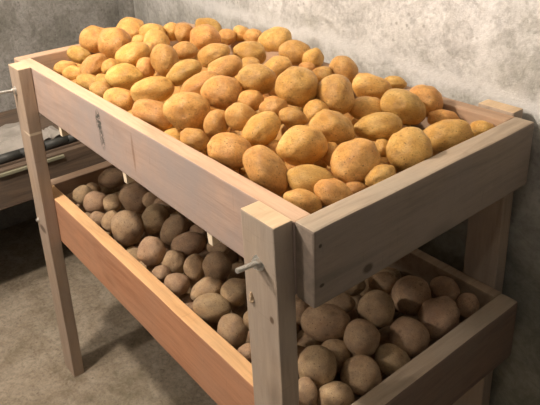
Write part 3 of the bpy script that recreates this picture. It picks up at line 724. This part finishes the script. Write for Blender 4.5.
# splintered chip on the near leg
bm = bmesh.new(); bmesh.ops.create_icosphere(bm, subdivisions=2, radius=.5)
for v in bm.verts:
    v.co = Vector((v.co.x*.010, v.co.y*.007, v.co.z*.020)); v.co += noise.noise_vector(v.co*160)*.004
    v.co += Vector((-.1015, -.0365, FZ-.149))
o = link('wood_chip', bm, M_cut, l1); o.matrix_parent_inverse = parent_inv(l1)

# ------------------------------------------------------------------ bench along the left wall
bench = bpy.data.objects.new('low_bench', None); COL.objects.link(bench); bench.location = (-1.9, .1, 0); 
bpy.context.view_layer.update()
tag(bench, 'low bench of old brown boards against the left wall, behind the rack', 'bench')
BT = FZ-.49
yend = yb(-2.0)-.05
def bpart(name, dims, mat, **k):
    o = plank(name, dims, mat, bench, **k); o.matrix_parent_inverse = bench.matrix_world.inverted(); return o
bpart('front_board', (-1.628,-1.60,-1.2,yend,BT-.155,BT-.006), M_bench, seed=50)
for i, x in enumerate((-2.19,-2.0,-1.81)):
    bpart('top_plank', (x, x+.182, -1.2, yend-.03, BT-.026, BT+.002*i), M_bench, seed=51+i)
for y in (-1.1, -.25, yend-.12):
    bpart('leg', (-1.70,-1.632,y,y+.07,0,BT-.027), M_bench2, seed=60+y)
    bpart('leg', (-2.17,-2.10,y,y+.07,0,BT-.027), M_bench2, seed=61+y)
# black pipe lying on the bench edge
bm = bmesh.new()
pts = [Vector((-1.643, -1.0+i*.09, BT+.0205+.0008*math.sin(i))) for i in range(19)]
for a, b2 in zip(pts, pts[1:]): cyl(bm, a, b2+(b2-a)*.05, .017, 14)
o = link('rubber_hose', bm, M_dark, smooth=True); tag(o, 'straight black hose lying along the front edge of the low bench', 'hose')
# lath wedged under it
bm = bmesh.new(); box(bm, -1.6015, -1.590, -.02, .225, BT-.026, BT-.014, bev=.002)
o = link('wooden_lath', bm, M_stick); tag(o, 'thin pale greenish lath fixed along the upper front edge of the low bench', 'lath')
# crumpled sheet
def sheet(name, x0, x1, y0, y1, seed, lift, label):
    bm = bmesh.new(); n = 22
    g = [[None]*(n+1) for _ in range(n+1)]
    for i in range(n+1):
        for j in range(n+1):
            x = x0+(x1-x0)*i/n; y = y0+(y1-y0)*j/n
            q = Vector((x*6+seed, y*6, seed)); e = noise.noise(q)
            r = abs(noise.noise(q*2.1)) ; z = BT+.004+lift*max(0, .35+e)*(1-r) 
            x += .05*noise.noise(q*1.3+Vector((5,1,2))); y += .05*noise.noise(q*1.4)
            g[i][j] = bm.verts.new((max(x,-2.18), y, z))
    for i in range(n):
        for j in range(n): bm.faces.new((g[i][j], g[i+1][j], g[i+1][j+1], g[i][j+1]))
    o = link(name, bm, M_sheet); s = o.modifiers.new('t','SOLIDIFY'); s.thickness = .0012
    tag(o, label, 'sheet')
sheet('plastic_sheet', -1.98, -1.70, -.03, .19, 3, .05, 'crumpled dull white plastic sheet lying on the low bench behind the hose')
sheet('plastic_sheet', -1.80, -1.68, .21, .30, 8, .05, 'small scrap of white plastic on the low bench, seen just right of the far leg')

# ------------------------------------------------------------------ potatoes
def potato_mesh(k):
    rn = random.Random(100+k); bm = bmesh.new()
    bmesh.ops.create_icosphere(bm, subdivisions=4, radius=1)
    s = Vector((rn.uniform(0,50), rn.uniform(0,50), rn.uniform(0,50)))
    bend = rn.uniform(-.10,.10); taper = rn.uniform(-.13,.13); flat = rn.uniform(.93,1.0)
    eyes = [Vector((rn.gauss(0,1), rn.gauss(0,1), rn.gauss(0,1))).normalized() for _ in range(9)]
    lay = bm.verts.layers.float.new('eye')
    for v in bm.verts:
        p = v.co.copy(); n = p.normalized()
        d = 1 + .12*noise.noise(n*1.15+s) + .045*noise.noise(n*2.2+s*2) + .012*noise.noise(n*7+s)
        e = 0
        for q in eyes:
            a = (n-q).length
            d -= .045*math.exp(-(a/.13)**2) ; d += .018*math.exp(-((a-.27)/.10)**2)*max(0,.5+.5*(n-q).normalized().z)
            e = max(e, math.exp(-(a/.075)**2))
        p = n*d
        sq = 1+.05*(abs(n.x)**4)                          # a little blunter at the ends than an ellipsoid
        p = Vector((p.x, p.y*(1+taper*p.x)*sq, p.z*(1+taper*p.x)*flat*sq)); p.z += bend*(p.x*p.x-.35)
        v.co = p; v[lay] = e
    me = bpy.data.meshes.new('potato_body'); bm.to_mesh(me); bm.free()
    for f in me.polygons: f.use_smooth = True
    mx = [max(abs(v.co[i]) for v in me.vertices) for i in range(3)]
    for v in me.vertices:
        for i in range(3): v.co[i] /= (mx[i]*.985)
    return me
NV = 14
VARS = {}
for key, mat in (('u', M_gold), ('l', M_dusty)):
    VARS[key] = []
    for k in range(NV):
        me = potato_mesh(k + (50 if key == 'l' else 0)); me.materials.append(mat); VARS[key].append(me)
CAMR = Vector((math.cos(.9106), math.sin(.9106), 0))
def shape_words(a, b):
    r = a/b; w = 'round' if r < 1.12 else ('oval' if r < 1.4 else 'long')
    s = 'small' if a < .0285 else ('large' if a > .0405 else 'medium')
    return s+' '+w
def describe(items, key):
    vis = [p for p in items if p[1]]
    bands = [(-1,.125,'row nearest the long front board'), (.125,.225,'second row from front'), (.225,.33,'middle row'), (.33,.425,'fourth row from front'), (.425,9,'rearmost row')]
    res = {}
    where = 'top bin' if key == 'u' else 'lower bin'; hue = 'golden' if key == 'u' else 'dusty'
    for lo, hi, txt in bands:
        row = sorted([p for p in vis if lo <= p[3] < hi], key=lambda p: p[2]*CAMR.x+p[3]*CAMR.y)
        for i, p in enumerate(row):
            o = ORD[i] if i < 20 else 'last'
            res[id(p)] = '%s %s potato, %s from left in %s, %s' % (shape_words(p[5],p[6]), hue, o, txt, where)
    return res
for key in 'ul':
    items = [p for p in POTS if p[0] == key]
    lab = describe(items, key); i = 0
    for p in items:
        rn = random.Random(i*7+(1 if key == 'u' else 2)); i += 1
        o = bpy.data.objects.new('potato', VARS[key][rn.randrange(NV)]); COL.objects.link(o)
        c = Vector((p[2], p[3], p[4]+FZ)); ax = Vector(p[7:10]).normalized()
        if rn.random() < .5: ax = -ax
        q = ax.to_track_quat('X','Z') @ Euler((rn.uniform(0,6.28),0,0)).to_quaternion()
        o.location = c; o.rotation_mode = 'QUATERNION'; o.rotation_quaternion = q; k = (1.075 if key == 'u' else 1.05) if p[1] == 1 else 1.0; o.scale = (p[5]*k, p[6]*k, p[6]*k)
        hue = 'golden' if key == 'u' else 'dusty brown'; where = 'top bin' if key == 'u' else 'lower bin'
        if p[1]: tag(o, lab[id(p)], 'potato', ('golden potatoes heaped in the top bin' if key == 'u' else 'dusty potatoes in the lower bin'))
        else: tag(o, '%s potato buried under the heap in the %s, glimpsed between others' % (hue, where), 'potato', 'buried potatoes in the '+where)

# ------------------------------------------------------------------ light
def lamp(name, loc, power, col, size, kind='POINT'):
    d = bpy.data.lights.new(name, kind); d.energy = power; d.color = col
    d.shadow_soft_size = size
    o = bpy.data.objects.new(name, d); COL.objects.link(o); o.location = loc; return o
lamp('cellar_bulb', (-.93, -.45, FZ+.96), 84, (1,.86,.73), .05)
lamp('second_bulb', (.45, -.5, FZ+1.2), 7, (1,.88,.76), .03)
lamp('front_fill', (-1.15, -2.0, FZ+1.15), 92, (1,.88,.79), .10)  # added fill for the front boards and back wall, no real lamp there
w = bpy.data.worlds.new('world'); SC.world = w; w.use_nodes = True
w.node_tree.nodes['Background'].inputs[0].default_value = (1,.9,.84,1); w.node_tree.nodes['Background'].inputs[1].default_value = .09
SC.view_settings.view_transform = 'Standard'; SC.view_settings.look = 'None'; SC.view_settings.exposure = 0

# ------------------------------------------------------------------ camera
cd = bpy.data.cameras.new('camera'); cam = bpy.data.objects.new('camera', cd); COL.objects.link(cam)
cam.location = (.5418, -.5097, .4727+FZ)
cam.rotation_mode = 'XYZ'; cam.rotation_euler = (1.1841, .0469, .9106)
cd.sensor_fit = 'HORIZONTAL'; cd.sensor_width = 36; cd.lens = 630.557/540*36
cd.shift_x = 23.54/540; cd.shift_y = -82.52/540
cd.clip_start = .02
SC.camera = cam
